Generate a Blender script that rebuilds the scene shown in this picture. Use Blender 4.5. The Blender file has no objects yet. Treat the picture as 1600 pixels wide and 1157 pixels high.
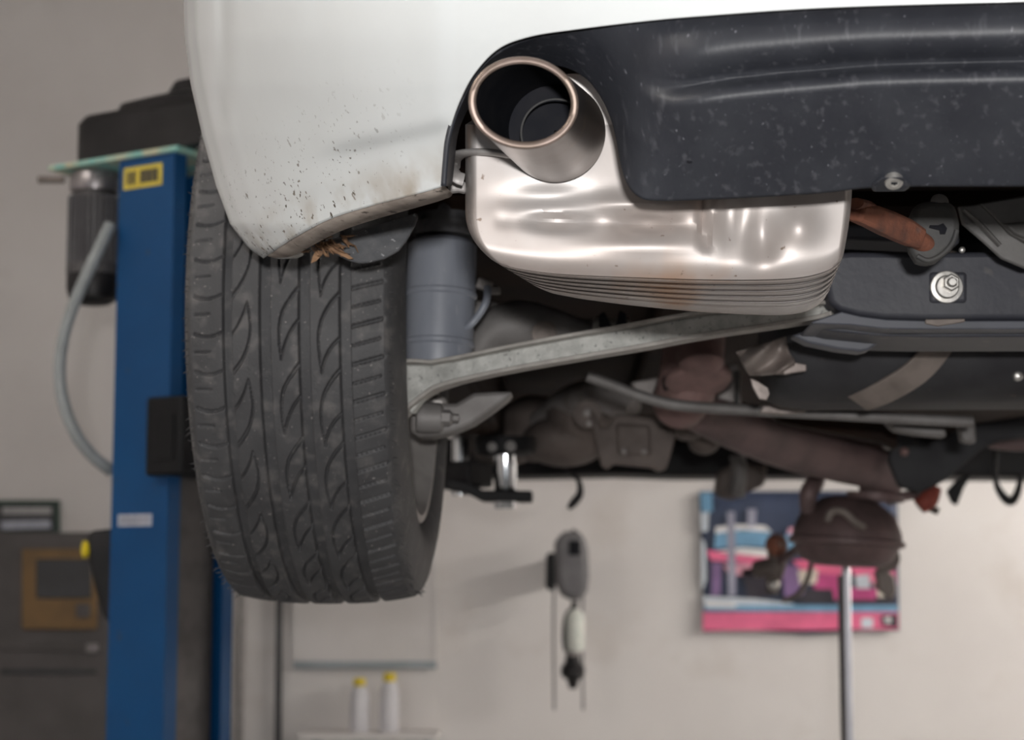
import bpy, bmesh, math, random
import numpy as np
from mathutils import Vector, Matrix
random.seed(7); rng = np.random.default_rng(7)
SC = bpy.context.scene
COL = SC.collection

# ------------------------------------------------------------------ camera
F = 2900.0; CZ = 1.4
PITCH = math.atan((900-578)/F); YAW = math.atan((895-800)/F*math.cos(PITCH))
cam_d = bpy.data.cameras.new('camera'); cam = bpy.data.objects.new('camera', cam_d); COL.objects.link(cam)
cam.location = (0, 0, CZ); cam.rotation_euler = (math.pi/2+PITCH, 0, YAW)
cam_d.sensor_width = 36; cam_d.sensor_fit = 'HORIZONTAL'; cam_d.lens = F/1600*36
cam_d.clip_start = .05; cam_d.clip_end = 60
cam_d.dof.use_dof = True; cam_d.dof.focus_distance = 1.48; cam_d.dof.aperture_fstop = 8.0
SC.camera = cam
# ------------------------------------------------------------------ world, flash, exposure
W = bpy.data.worlds.new('world'); SC.world = W; W.use_nodes = True
W.node_tree.nodes['Background'].inputs[0].default_value = (.95, .97, 1, 1)
W.node_tree.nodes['Background'].inputs[1].default_value = .34
SC.view_settings.view_transform = 'Standard'; SC.view_settings.look = 'None'
SC.view_settings.gamma = 1; SC.view_settings.exposure = 0.0; SC.view_settings.use_curve_mapping = False
fl = bpy.data.lights.new('flash', 'AREA'); fl.shape = 'RECTANGLE'; fl.size = .07; fl.size_y = .045
fl.energy = 33; fl.color = (1, .985, .97)
flo = bpy.data.objects.new('flash', fl); COL.objects.link(flo)
flo.location = (.03, -.40, CZ+.05); flo.rotation_euler = (math.pi/2+math.radians(5), 0, math.radians(-1))

# ------------------------------------------------------------------ helpers
RM = np.array(Matrix.Rotation(YAW, 3, 'Z') @ Matrix.Rotation(math.pi/2+PITCH, 3, 'X'))
def P(px, py, Y):
    """point of the photograph's pixel ray at distance Y along the car's axis"""
    d = RM @ np.array([(px-800)/F, -(py-578.5)/F, -1.0])
    t = Y/d[1]
    return np.array([d[0]*t, Y, CZ+d[2]*t])
def PL(l): return [P(*p) for p in l]
def sm(x): x = np.clip(x, 0, 1); return x*x*(3-2*x)
def catmull(pts, n):
    pts = np.array(pts, float); m = len(pts)
    if m == 2:
        t = np.linspace(0, 1, n)[:, None]; return pts[0]*(1-t)+pts[1]*t
    q = np.vstack([2*pts[0]-pts[1], pts, 2*pts[-1]-pts[-2]])
    u = np.linspace(0, m-1-1e-9, n); i = u.astype(int); f = (u-i)[:, None]
    a, b, c, d = q[i], q[i+1], q[i+2], q[i+3]
    return .5*((2*b)+(c-a)*f+(2*a-5*b+4*c-d)*f*f+(3*b-a-3*c+d)*f**3)

def node(nt, t, **k):
    n = nt.nodes.new(t)
    for a, v in k.items(): setattr(n, a, v)
    return n
def mat(name, base, rough=.5, metal=0.0, var=None, vs=20, vlo=.4, vhi=.65, spots=(), bump=0, bs=150, coat=0, spec=.5, stretch=None, emit=0):
    """procedural material: base colour, a noise variation, thresholded noise stains; each spot = (colour, scale, threshold, softness[, axis, lo, hi])"""
    m = bpy.data.materials.new(name); m.use_nodes = True; nt = m.node_tree; b = nt.nodes['Principled BSDF']
    b.inputs['Roughness'].default_value = rough; b.inputs['Metallic'].default_value = metal
    b.inputs['Coat Weight'].default_value = coat; b.inputs['Coat Roughness'].default_value = .05
    b.inputs['Specular IOR Level'].default_value = spec
    tc = node(nt, 'ShaderNodeTexCoord'); vec = tc.outputs['Object']
    if stretch:
        mp = node(nt, 'ShaderNodeMapping'); mp.inputs['Scale'].default_value = stretch
        nt.links.new(vec, mp.inputs[0]); vec2 = mp.outputs[0]
    else: vec2 = vec
    rgb = node(nt, 'ShaderNodeRGB'); rgb.outputs[0].default_value = (*base, 1); col = rgb.outputs[0]
    def noise(scale, lo, hi, v, det=4):
        n = node(nt, 'ShaderNodeTexNoise'); n.inputs['Scale'].default_value = scale; n.inputs['Detail'].default_value = det
        nt.links.new(v, n.inputs['Vector'])
        r = node(nt, 'ShaderNodeMapRange'); r.inputs[1].default_value = lo; r.inputs[2].default_value = hi
        nt.links.new(n.outputs[0], r.inputs[0]); return r.outputs[0]
    def mix(fac, c2):
        nonlocal col
        x = node(nt, 'ShaderNodeMix', data_type='RGBA'); nt.links.new(fac, x.inputs[0])
        nt.links.new(col, x.inputs[6]); x.inputs[7].default_value = (*c2, 1); col = x.outputs[2]
    if var: mix(noise(vs, vlo, vhi, vec2), var)
    for s in spots:
        f = noise(s[1], s[2], s[2]+s[3], vec2, 3)
        k = 4
        while len(s) > k:
            sx = node(nt, 'ShaderNodeSeparateXYZ'); nt.links.new(vec, sx.inputs[0])
            r = node(nt, 'ShaderNodeMapRange'); r.inputs[1].default_value = s[k+1]; r.inputs[2].default_value = s[k+2]
            nt.links.new(sx.outputs[s[k]], r.inputs[0])
            mu = node(nt, 'ShaderNodeMath', operation='MULTIPLY'); nt.links.new(f, mu.inputs[0]); nt.links.new(r.outputs[0], mu.inputs[1]); f = mu.outputs[0]
            k += 3
        mix(f, s[0])
    nt.links.new(col, b.inputs['Base Color'])
    if bump:
        n = node(nt, 'ShaderNodeTexNoise'); n.inputs['Scale'].default_value = bs; n.inputs['Detail'].default_value = 5
        nt.links.new(vec2, n.inputs['Vector'])
        bp = node(nt, 'ShaderNodeBump'); bp.inputs['Strength'].default_value = bump; bp.inputs['Distance'].default_value = .002
        nt.links.new(n.outputs[0], bp.inputs['Height']); nt.links.new(bp.outputs[0], b.inputs['Normal'])
    if emit:
        b.inputs['Emission Color'].default_value = (*base, 1); b.inputs['Emission Strength'].default_value = emit
    return m

class MB:
    def __init__(s): s.v = []; s.f = []
    def add(s, v, f):
        o = len(s.v); s.v += [tuple(p) for p in v]; s.f += [tuple(i+o for i in q) for q in f]; return s
    def box(s, c, size, R=None):
        h = np.array(size)/2; c = np.array(c); vs = []
        for x in (-1, 1):
            for y in (-1, 1):
                for z in (-1, 1):
                    d = h*np.array([x, y, z]); vs.append(c+(R@d if R is not None else d))
        return s.add(vs, [(0,1,3,2),(4,6,7,5),(0,4,5,1),(2,3,7,6),(0,2,6,4),(1,5,7,3)])
    def rings(s, rings, caps=True, closed=True):
        n = len(rings[0]); vs = [p for r in rings for p in r]; fs = []
        for i in range(len(rings)-1):
            for j in range(n if closed else n-1):
                k = (j+1) % n; fs.append((i*n+j, i*n+k, (i+1)*n+k, (i+1)*n+j))
        if caps and closed: fs += [tuple(range(n))[::-1], tuple((len(rings)-1)*n+j for j in range(n))]
        return s.add(vs, fs)
    def tube(s, pts, r, n=14, k=0, flat=1.0, caps=True, up=(0, 0, 1)):
        """k>0: smooth through the points with k samples; flat squeezes the section along its second axis"""
        pts = np.array(pts, float); r = np.array(r if hasattr(r, '__len__') else [r]*len(pts), float)
        if k: r = catmull(np.stack([r]*3, 1), k)[:, 0]; pts = catmull(pts, k)
        rs = []; up = np.array(up, float)
        for i in range(len(pts)):
            t = pts[min(i+1, len(pts)-1)]-pts[max(i-1, 0)]; t /= np.linalg.norm(t)
            if i == 0:
                if abs(t@up) > .97: up = np.array([1., 0, 0]) if abs(t[0]) < .9 else np.array([0, 1., 0])
                a = np.cross(t, up)
            else: a = a-t*(a@t)
            a /= np.linalg.norm(a); b = np.cross(t, a)
            rs.append([pts[i]+r[i]*(math.cos(q)*a+flat*math.sin(q)*b) for q in np.linspace(0, 2*math.pi, n, endpoint=False)])
        return s.rings(rs, caps)
    def bar(s, pts, w, h, up=(0, 0, 1)):
        """rectangular bar through the points, w across, h along up"""
        pts = np.array(pts, float); rs = []
        for i in range(len(pts)):
            t = pts[min(i+1, len(pts)-1)]-pts[max(i-1, 0)]; t /= np.linalg.norm(t)
            a = np.cross(t, up); a /= np.linalg.norm(a); b = np.cross(a, t)
            ww = w[i] if hasattr(w, '__len__') else w; hh = h[i] if hasattr(h, '__len__') else h
            rs.append([pts[i]+x*ww/2*a+y*hh/2*b for x, y in ((-1,-1),(1,-1),(1,1),(-1,1))])
        return s.rings(rs)
    def lathe(s, prof, o, ax=(0, 0, 1), n=32, caps=True):
        ax = np.array(ax, float); ax /= np.linalg.norm(ax); o = np.array(o, float)
        u = np.cross(ax, (0, 1, 0) if abs(ax[1]) < .9 else (1, 0, 0)); u /= np.linalg.norm(u); w = np.cross(ax, u)
        rs = [[o+ax*h+r*(math.cos(q)*u+math.sin(q)*w) for q in np.linspace(0, 2*math.pi, n, endpoint=False)] for r, h in prof]
        return s.rings(rs, caps)
    def ball(s, c, r, n=16, m=10, R=None):
        c = np.array(c); r = np.array(r if hasattr(r, '__len__') else [r]*3); rs = []
        for i in range(m+1):
            ph = math.pi*(.02+.96*i/m)
            ring = [np.array([math.sin(ph)*math.cos(q), math.sin(ph)*math.sin(q), math.cos(ph)])*r for q in np.linspace(0, 2*math.pi, n, endpoint=False)]
            rs.append([c+(R@d if R is not None else d) for d in ring])
        return s.rings(rs)
    def prism(s, poly, off):
        """closed polygon (3-D points) extruded by the vector off; caps triangulated later"""
        n = len(poly); off = np.array(off)
        vs = list(poly)+[np.array(p)+off for p in poly]
        return s.add(vs, [tuple(range(n)), tuple(range(2*n-1, n-1, -1))]+[(j, n+j, n+(j+1) % n, (j+1) % n) for j in range(n)])
    def plate(s, px, Y, th, smooth=0):
        pts = [P(p[0], p[1], p[2] if len(p) > 2 else Y) for p in px]
        return s.prism(pts, (0, th, 0))
    def grid(s, A):
        n, m = A.shape[:2]
        return s.add(A.reshape(-1, 3), [(i*m+j, i*m+j+1, (i+1)*m+j+1, (i+1)*m+j) for i in range(n-1) for j in range(m-1)])
    def build(s, name, mt, parent=None, ang=35, bevel=0, solid=0, segs=2, flip=True):
        me = bpy.data.meshes.new(name); o = bpy.data.objects.new(name, me); COL.objects.link(o)
        org = np.array(parent_origin(parent)) if parent else np.zeros(3)
        v = np.array(s.v)-org
        me.from_pydata(v.tolist(), [], s.f)
        bm = bmesh.new(); bm.from_mesh(me)
        ng = [f for f in bm.faces if len(f.verts) > 4]
        if flip: bmesh.ops.recalc_face_normals(bm, faces=bm.faces)
        if ng and not bevel: bmesh.ops.triangulate(bm, faces=ng)
        bm.to_mesh(me); bm.free()
        me.polygons.foreach_set('use_smooth', [True]*len(me.polygons)); me.set_sharp_from_angle(angle=math.radians(ang))
        me.materials.append(mt); o.parent = parent
        if solid:
            md = o.modifiers.new('shell', 'SOLIDIFY'); md.thickness = solid; md.offset = 0
        if bevel:
            md = o.modifiers.new('bevel', 'BEVEL'); md.width = bevel; md.segments = segs; md.limit_method = 'ANGLE'; md.angle_limit = math.radians(40)
        return o
def parent_origin(p):
    o = np.zeros(3)
    while p: o = o+np.array(p.location); p = p.parent
    return o
def thing(name, label, cat, loc):
    e = bpy.data.objects.new(name, None); COL.objects.link(e); e.location = loc; e.empty_display_size = .1
    e['label'] = label; e['category'] = cat; return e
def tag(o, label, cat, group=None):
    o['label'] = label; o['category'] = cat
    if group: o['group'] = group
    return o
def struct(o, label=None):
    o['kind'] = 'structure'
    if label: o['label'] = label
    return o

# ------------------------------------------------------------------ materials
M = dict(
 wall=mat('wall_paint', (.80, .768, .748), .85, var=(.74, .705, .685), vs=1.6, spots=[((.68, .635, .60), 3.1, .60, .2)], bump=.15, bs=60),
 ceiling=mat('ceiling_paint', (.6, .58, .56), .9, var=(.5, .48, .47), vs=2),
 floor=mat('floor_paint', (.30, .29, .28), .6, var=(.2, .2, .2), vs=4, bump=.1),
 paint=mat('white_paint', (.69, .715, .715), .25, coat=.4, var=(.665, .685, .685), vs=9,
     spots=[((.10, .085, .07), 210, .655, .03, 2, .40, .34, 0, -.60, -.66), ((.17, .14, .11), 95, .665, .03, 2, .41, .34, 0, -.60, -.68),
            ((.42, .37, .31), 26, .42, .25, 2, .345, .315)]),
 lip=mat('dirty_lip', (.36, .31, .27), .65, var=(.22, .185, .16), vs=40, spots=[((.07, .055, .045), 90, .62, .08)], bump=.2),
 black_plastic=mat('black_plastic', (.019, .0205, .027), .52, var=(.026, .028, .035), vs=30, stretch=(1, 1, .25),
     spots=[((.16, .16, .18), 330, .70, .06), ((.052, .053, .062), 170, .58, .14)], bump=.12, bs=400),
 tip=mat('tip_steel', (.23, .213, .205), .30, .9, var=(.17, .14, .12), vs=14, spots=[((.40, .30, .2), 22, .6, .2)], bump=.05, bs=120),
 soot_shade_black=mat('soot_shade_black', (.008, .0085, .012), .7, var=(.013, .013, .016), vs=40, spec=.12),  # near-black of the sooty bore, doubling as painted shade in recesses and gaps
 tip_rim=mat('tip_rim', (.30, .23, .20), .42, .6, var=(.22, .17, .14), vs=60),
 muff=mat('muffler_steel', (.50, .47, .455), .46, .35, var=(.385, .335, .31), vs=9,
     spots=[((.42, .27, .18), 13, .56, .2), ((.2, .15, .12), 170, .70, .05)], bump=.05, bs=30),
 strap_grey=mat('strap_steel', (.42, .40, .39), .55, .3, var=(.3, .28, .27), vs=60, bump=.1),
 rust=mat('rust', (.23, .085, .05), .8, .1, var=(.12, .052, .038), vs=45, spots=[((.42, .33, .27), 55, .64, .06), ((.14, .13, .13), 28, .62, .1)], bump=.5, bs=220),
 rust_dark=mat('dark_rusty_pipe', (.15, .10, .098), .55, .3, var=(.10, .07, .068), vs=18, bump=.15),
 rust_pink=mat('rusty_coupling', (.24, .15, .14), .6, .3, var=(.16, .10, .09), vs=25, bump=.15),
 cast=mat('dirty_casting', (.15, .122, .11), .7, .2, var=(.085, .067, .06), vs=16, bump=.3, bs=90),
 cast_light=mat('light_casting', (.32, .295, .285), .6, .3, var=(.2, .18, .17), vs=20, bump=.2),
 arm_grey=mat('grey_casting', (.19, .18, .175), .6, .25, var=(.135, .125, .12), vs=22, bump=.15),
 galv=mat('galvanised_arm', (.50, .50, .475), .5, .35, var=(.37, .37, .35), vs=70, spots=[((.20, .20, .19), 260, .62, .08)], bump=.2, bs=300),
 galv_edge=mat('galvanised_edge', (.38, .36, .335), .55, .3, var=(.30, .28, .26), vs=60),
 damper=mat('damper_plastic', (.21, .225, .26), .45, var=(.155, .168, .20), vs=24, stretch=(1, 1, .3), spots=[((.24, .25, .28), 120, .66, .08)]),
 damper_dark=mat('damper_cup', (.13, .13, .14), .6, var=(.05, .05, .052), vs=30),
 subframe=mat('subframe_black', (.034, .035, .045), .52, var=(.046, .047, .056), vs=16, spots=[((.10, .09, .085), 40, .63, .15)], bump=.15, bs=120),
 subframe_edge=mat('subframe_flange', (.075, .078, .095), .5, var=(.065, .068, .08), vs=14),
 under=mat('underbody', (.022, .012, .008), .8, spec=.12, var=(.011, .007, .006), vs=5),
 darkmat=mat('dark_rubber', (.045, .045, .046), .65, var=(.06, .058, .056), vs=35, bump=.2),
 tank=mat('tank_plastic', (.024, .023, .026), .65, spec=.3, var=(.038, .038, .041), vs=12, spots=[((.09, .07, .06), 70, .68, .06)]),
 tankstrap=mat('tank_strap', (.22, .185, .165), .6, .2, var=(.15, .125, .11), vs=30),
 foil=mat('heat_foil', (.29, .25, .23), .5, .4, var=(.20, .165, .15), vs=26, bump=.6, bs=70),
 shield=mat('heat_shield', (.155, .15, .148), .5, .4, var=(.11, .105, .1), vs=14, stretch=(1, .3, 1), bump=.1),
 arm_black=mat('arm_black', (.006, .006, .007), .6, var=(.009, .008, .009), vs=10, spec=.25),
 zinc=mat('zinc', (.62, .60, .57), .35, .8, var=(.45, .43, .40), vs=80, bump=.1),
 chrome=mat('chrome', (.75, .77, .8), .12, 1, var=(.7, .72, .74), vs=10),
 tyre=mat('tyre_rubber', (.052, .051, .053), .62, var=(.040, .039, .041), vs=25, spots=[((.24, .22, .21), 300, .685, .04), ((.098, .092, .09), 55, .54, .2)], bump=.25, bs=500),
 rim=mat('rim_alloy', (.42, .395, .38), .5, .4, var=(.32, .30, .285), vs=20),
 liner=mat('liner_felt', (.068, .070, .076), .75, var=(.10, .10, .105), vs=60, spots=[((.30, .30, .31), 300, .66, .06)], bump=.4, bs=300),
 leaf=mat('dry_leaf', (.30, .17, .09), .8, var=(.14, .075, .04), vs=90),
 blue=mat('lift_blue', (.002, .055, .165), .5, spec=.3, var=(.002, .064, .19), vs=5, spots=[((.03, .05, .09), 40, .70, .05)], bump=.05),
 green_edge=mat('chipped_green_plate', (.26, .55, .49), .6, var=(.6, .58, .40), vs=24),
 black=mat('black_cover', (.010, .0095, .010), .45, spec=.3, var=(.022, .02, .021), vs=10),
 motor=mat('motor_grey', (.085, .078, .078), .5, .3, var=(.06, .055, .055), vs=20),
 motor_light=mat('motor_flange', (.36, .33, .34), .35, .7, var=(.26, .24, .24), vs=20),
 hose=mat('hose_grey', (.34, .36, .365), .5, var=(.28, .30, .30), vs=20),
 yellow=mat('yellow_label', (.72, .56, .07), .5, var=(.6, .45, .05), vs=60),
 print_black=mat('print_black', (.03, .03, .03), .6, var=(.05, .045, .04), vs=60),
 label_white=mat('label_white', (.5, .52, .6), .5, var=(.38, .4, .48), vs=60),
 cabinet=mat('cabinet_grey', (.105, .094, .092), .55, var=(.08, .072, .07), vs=6),
 tan=mat('tan_frame', (.22, .125, .045), .55, var=(.17, .10, .04), vs=10),
 screen=mat('dull_glass', (.06, .06, .065), .25, var=(.05, .05, .052), vs=8),
 dgreen=mat('dark_green', (.010, .035, .022), .4, var=(.014, .045, .03), vs=10),
 paper=mat('paper', (.46, .45, .45), .6, var=(.36, .35, .36), vs=30),
 reel=mat('reel_grey', (.15, .145, .15), .5, var=(.11, .105, .11), vs=12),
 lampwhite=mat('lamp_glass', (.75, .76, .70), .2, var=(.62, .66, .6), vs=40),
 board=mat('board_white', (.78, .75, .735), .7, var=(.74, .71, .69), vs=5),
 boardframe=mat('board_frame', (.36, .40, .42), .4, .3, var=(.30, .34, .36), vs=10),
 silver=mat('silver_pole', (.70, .69, .73), .3, .85, var=(.6, .59, .63), vs=10),
 red=mat('red_rust', (.26, .05, .03), .7, var=(.16, .03, .02), vs=30),
 yellow_cap=mat('yellow_cap', (.85, .66, .02), .4, var=(.75, .55, .02), vs=20),
 bottle=mat('white_plastic', (.74, .73, .76), .4, var=(.68, .67, .7), vs=12),
)
INK = {k: mat('ink_'+k, c, .45, var=tuple(min(1, x*1.25) for x in c), vs=12) for k, c in dict(
 navy=(.035, .05, .095), blue=(.16, .34, .52), pale=(.55, .60, .66), pink=(.72, .14, .27), rose=(.62, .30, .38), dark=(.03, .025, .035),
 violet=(.20, .12, .26), grey=(.30, .30, .38), cream=(.62, .56, .48), white=(.75, .74, .74), magenta=(.45, .06, .2)).items()}

# ------------------------------------------------------------------ the room
YW = 7.5
struct(MB().box((.6, 1.5, -.05), (9.2, 12.4, .1)).build('floor', M['floor']))
struct(MB().box((.6, YW+.1, 2.3), (9.2, .2, 4.6)).build('wall_back', M['wall']))
struct(MB().box((-4.1, 1.5, 2.3), (.2, 12.4, 4.6)).build('wall_left', M['wall']))
struct(MB().box((5.3, 1.5, 2.3), (.2, 12.4, 4.6)).build('wall_right', M['wall']))
struct(MB().box((.6, 1.5, 4.65), (9.6, 12.4, .1)).build('ceiling', M['ceiling']))
lampm = mat('added_tube_glow', (1, .95, .89), .5, emit=105)  # glow for unseen lamps, added to brighten the back wall
def hang_added_light(x, y, z, ln, label):
    """lamp added out of view: twin fluorescent tubes on a batten hung by two rods"""
    t = thing('added_fluorescent_light', label, 'light', (x, y, z)); t['group'] = 'added fluorescent lights'
    MB().box((x, y, z+.05), (.16, ln, .05)).build('housing', M['ceiling'], t, bevel=.01)
    for d in (-.05, .05):
        MB().tube([(x+d, y-ln/2+.04, z), (x+d, y+ln/2-.04, z)], .02).build('tube', lampm, t)
    for d in (-.35, .35):
        MB().tube([(x, y+d*ln, z+.07), (x, y+d*ln, 4.6)], .006).build('rod', M['zinc'], t)
for i, (x, y, z) in enumerate(((3.1, 6.0, 2.3), (3.1, 4.2, 2.3), (-2.6, .8, 3.9))):
    hang_added_light(x, y, z, 1.6, ['added fluorescent light out of view right of the car nose', 'added fluorescent light out of view right of the car middle', 'added fluorescent light out of view high left of the car tail'][i])

# ------------------------------------------------------------------ the car
car = thing('car', 'white car raised on a lift, seen from below its dented rear muffler', 'car', (.49, 3.3, CZ-.03))
def sil(py): return np.interp(py, [-420, 0, 60, 130, 210, 290, 350, 386, 402], [290, 289, 291, 300, 318, 340, 362, 390, 413])
GT = [0, 5, 20, 50, 100, 180, 280, 400, 600, 800, 1300, 1800]
GU = [1.69, 1.635, 1.565, 1.495, 1.43, 1.355, 1.30, 1.25, 1.205, 1.175, 1.135, 1.115]
GL = [1.66, 1.645, 1.615, 1.57, 1.515, 1.445, 1.375, 1.32, 1.265, 1.23, 1.19, 1.17]
_tt = np.linspace(0, 1800, 1801); _k = np.hanning(141); _k /= _k.sum()
def _smooth(a):
    y = np.interp(_tt**1.0, GT, a); z = np.convolve(np.pad(y, 70, mode='reflect', reflect_type='odd'), _k, 'valid'); w = sm((_tt-25)/60); return y*(1-w)+z*w
GUs, GLs = _smooth(GU), _smooth(GL)
def YB(px, py):
    """distance of the bumper skin along the car axis"""
    t = np.maximum(px-sil(py), 0); w = sm((np.asarray(py, float)+40)/400)
    y = np.interp(t, _tt, GUs)*(1-w)+np.interp(t, _tt, GLs)*w
    # soft scoop near the corner and faint crease running to the cut-out
    y = y+.007*np.exp(-((px-348)/13)**2)*sm((215-np.asarray(py, float))/60)
    cr = 238-.22*(px-500)
    y = y+.0035*np.tanh((py-cr)/10)*sm((px-480)/80)*sm((720-px)/40)
    return y
lowb = [(413,402),(430,391),(470,366),(520,341),(580,322),(640,306),(680,295),(693,287),(696,250),(703,205),(718,160),(742,115),(780,76),(830,57),(900,46),(1000,34),(1100,25),(1300,12),(1600,3),(1900,-4),(2300,-8),(2800,-6),(3400,0)]
topb = [(290,-420),(305,-420),(340,-420),(385,-420),(440,-420),(500,-420),(550,-420),(575,-420),(590,-420),(605,-420),(625,-420),(655,-420),(710,-420),(780,-420),(870,-420),(980,-420),(1085,-420),(1290,-420),(1600,-420),(1900,-420),(2300,-420),(2800,-420),(3400,-420)]
NC, NR = 220, 110
lb = catmull(lowb, NC); tb = catmull(topb, NC); uu = np.linspace(0, 1, NC)
A = np.zeros((NC, NR, 3))
for i in range(NC):
    w = (1-sm(uu[i]/.363))
    for j in range(NR):
        v = (j/(NR-1))**1.15
        px, py = lb[i]*(1-v)+tb[i]*v
        ly = 402*(1-v)-420*v; px += w*(sil(ly)-(413*(1-v)+290*v))
        A[i, j] = P(px, py, float(YB(px, py)))
bumper = MB().grid(A).build('rear_bumper', M['paint'], car, ang=60, solid=.003)
# dirty underside lip of the bumper
nl = int(NC*7.0/22); up = np.array([A[i, 0] for i in range(4, nl)]); L2 = []; mid = []
for i in range(4, nl):
    px, py = lb[i]; k = (i-4)/(nl-5); dp = 3+(18-8*k)*sm(k/.22); y0 = A[i, 0][1]
    mid.append(P(px+6, py+dp*.45, y0+.010)); L2.append(P(px+12, py+dp, y0+.030))
MB().grid(np.stack([up, np.array(mid), np.array(L2)], 1)).build('bumper_lip', M['lip'], bumper, ang=60, solid=.003)
# torn corner tab
MB().plate([(424,396),(452,382),(466,386),(474,395),(462,401),(430,402)], 1.66, .012).build('torn_corner', M['paint'], bumper, bevel=.002)
# wheel arch liner
liner = MB().plate([(470,384),(500,378),(540,368),(590,352),(650,332),(653,338),(648,352),(636,374),(622,392),(600,404),(575,410),(560,411),(545,407),(520,395),(490,386)], 1.668, .006).build('wheel_arch_liner', M['liner'], car, bevel=.0015)

# diffuser
dt = [(693,291),(696,250),(700,215),(712,175),(730,135),(755,98),(790,72),(830,57),(870,50),(905,45),(935,41),(960,38),(985,35),(1010,32),(1035,30),(1060,28),(1085,26),(1110,25),(1160,20),(1230,16),(1300,12),(1350,10),(1430,8),(1600,3),(1900,-4),(2300,-8),(2800,-6),(3400,0)]
db = [(702,290),(705,262),(711,212),(722,180),(740,150),(765,120),(800,102),(845,97),(880,101),(908,113),(928,130),(945,155),(957,182),(966,215),(973,255),(982,285),(996,304),(1020,312),(1100,310),(1200,305),(1290,299),(1350,292),(1430,289),(1600,289),(1900,291),(2300,293),(2800,293),(3400,293)]
def dens(l, n=6):
    out = []
    for i in range(len(l)-1):
        for k in range(n):
            t = k/n; out.append((l[i][0]*(1-t)+l[i+1][0]*t, l[i][1]*(1-t)+l[i+1][1]*t))
    return np.array(out+[l[-1]])
def dens_s(l, n=6, sharp_from=22):
    a = catmull(np.array(l[:sharp_from+1]), sharp_from*n+1); b = dens(l[sharp_from:], n); return np.vstack([a, b[1:]])
T, B = dens_s(dt), dens_s(db); ND = len(T); NV = 72
D = np.zeros((ND, NV, 3))
def YD(px, v, top):
    w = sm((px-985)/130)     # crease fades in to the right of the tail pipe cut-out
    base = float(YB(max(top[0], 700), min(top[1], 150)))+.004
    vc = .325+.135*math.exp(-max(px-980, 0)/110)
    if v < vc:
        q = v/vc; bul = .010-.010*math.sin(math.pi*min(q*1.12, 1))+.034*max(0, q-.5)**1.7
    else:
        q = (v-vc)/(1-vc); bul = .0205-.015*sm(q/.16)+.072*max(0, q-.10)**1.05
    arm = .012+.045*v
    full = sm((px-905)/120)
    crease = bul
    plain = .008+.055*v**1.5
    return base+(arm*(1-full)+full*(plain*(1-w)+crease*w))
for i in range(ND):
    for j in range(NV):
        v = j/(NV-1); px, py = T[i]*(1-v)+B[i]*v
        D[i, j] = P(px, py, YD(px, v, T[i]))
diff = MB().grid(D).build('diffuser', M['black_plastic'], car, ang=70, solid=.004)
def on_diff(px, py):
    k = np.argmin(np.abs(T[:, 0]*(1-.9)+B[:, 0]*.9-px)); v = np.clip((py-T[k, 1])/(B[k, 1]-T[k, 1]), 0, 1)
    return YD(px, v, T[k])
for (x, y, w, h) in ((1077,247,9,20),(1121,283,11,6),(1456,247,16,5)):
    c = P(x, y, on_diff(x, y)+.0035); MB().box(c, (w/F*c[1], .008, h/F*c[1])).build('slot_shade', M['soot_shade_black'], diff, bevel=.001)  # solid dark block set flush, painted shade of a recess
MB().prism([P(x, y, on_diff(x, y)-.0035+.0004*(y-288)) for x, y in ((1360,288),(1366,298),(1415,297),(1427,288),(1412,276),(1378,276))], (0, .006, 0)).build('screw_tab', M['black_plastic'], diff, bevel=.002)
c = P(1397, 285, on_diff(1397, 285)-.005); ax = np.array([0, -.75, -1])
scr = MB().lathe([(.0030, -.004), (.0062, -.004), (.0064, -.001), (.0058, .001), (.0030, .0016), (.0028, .0008), (.0001, .0008)], c, ax, 28).build('screw', M['zinc'], diff)
R_ = np.array(Matrix.Rotation(math.radians(-53), 3, 'X'))
MB().box(c+ax/np.linalg.norm(ax)*.0011, (.004, .0012, .0009), R_).box(c+ax/np.linalg.norm(ax)*.0011, (.0009, .0012, .004), R_).build('screw_cross_shade', M['soot_shade_black'], scr)  # dark bars stand in for the shade in the screw recess

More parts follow.
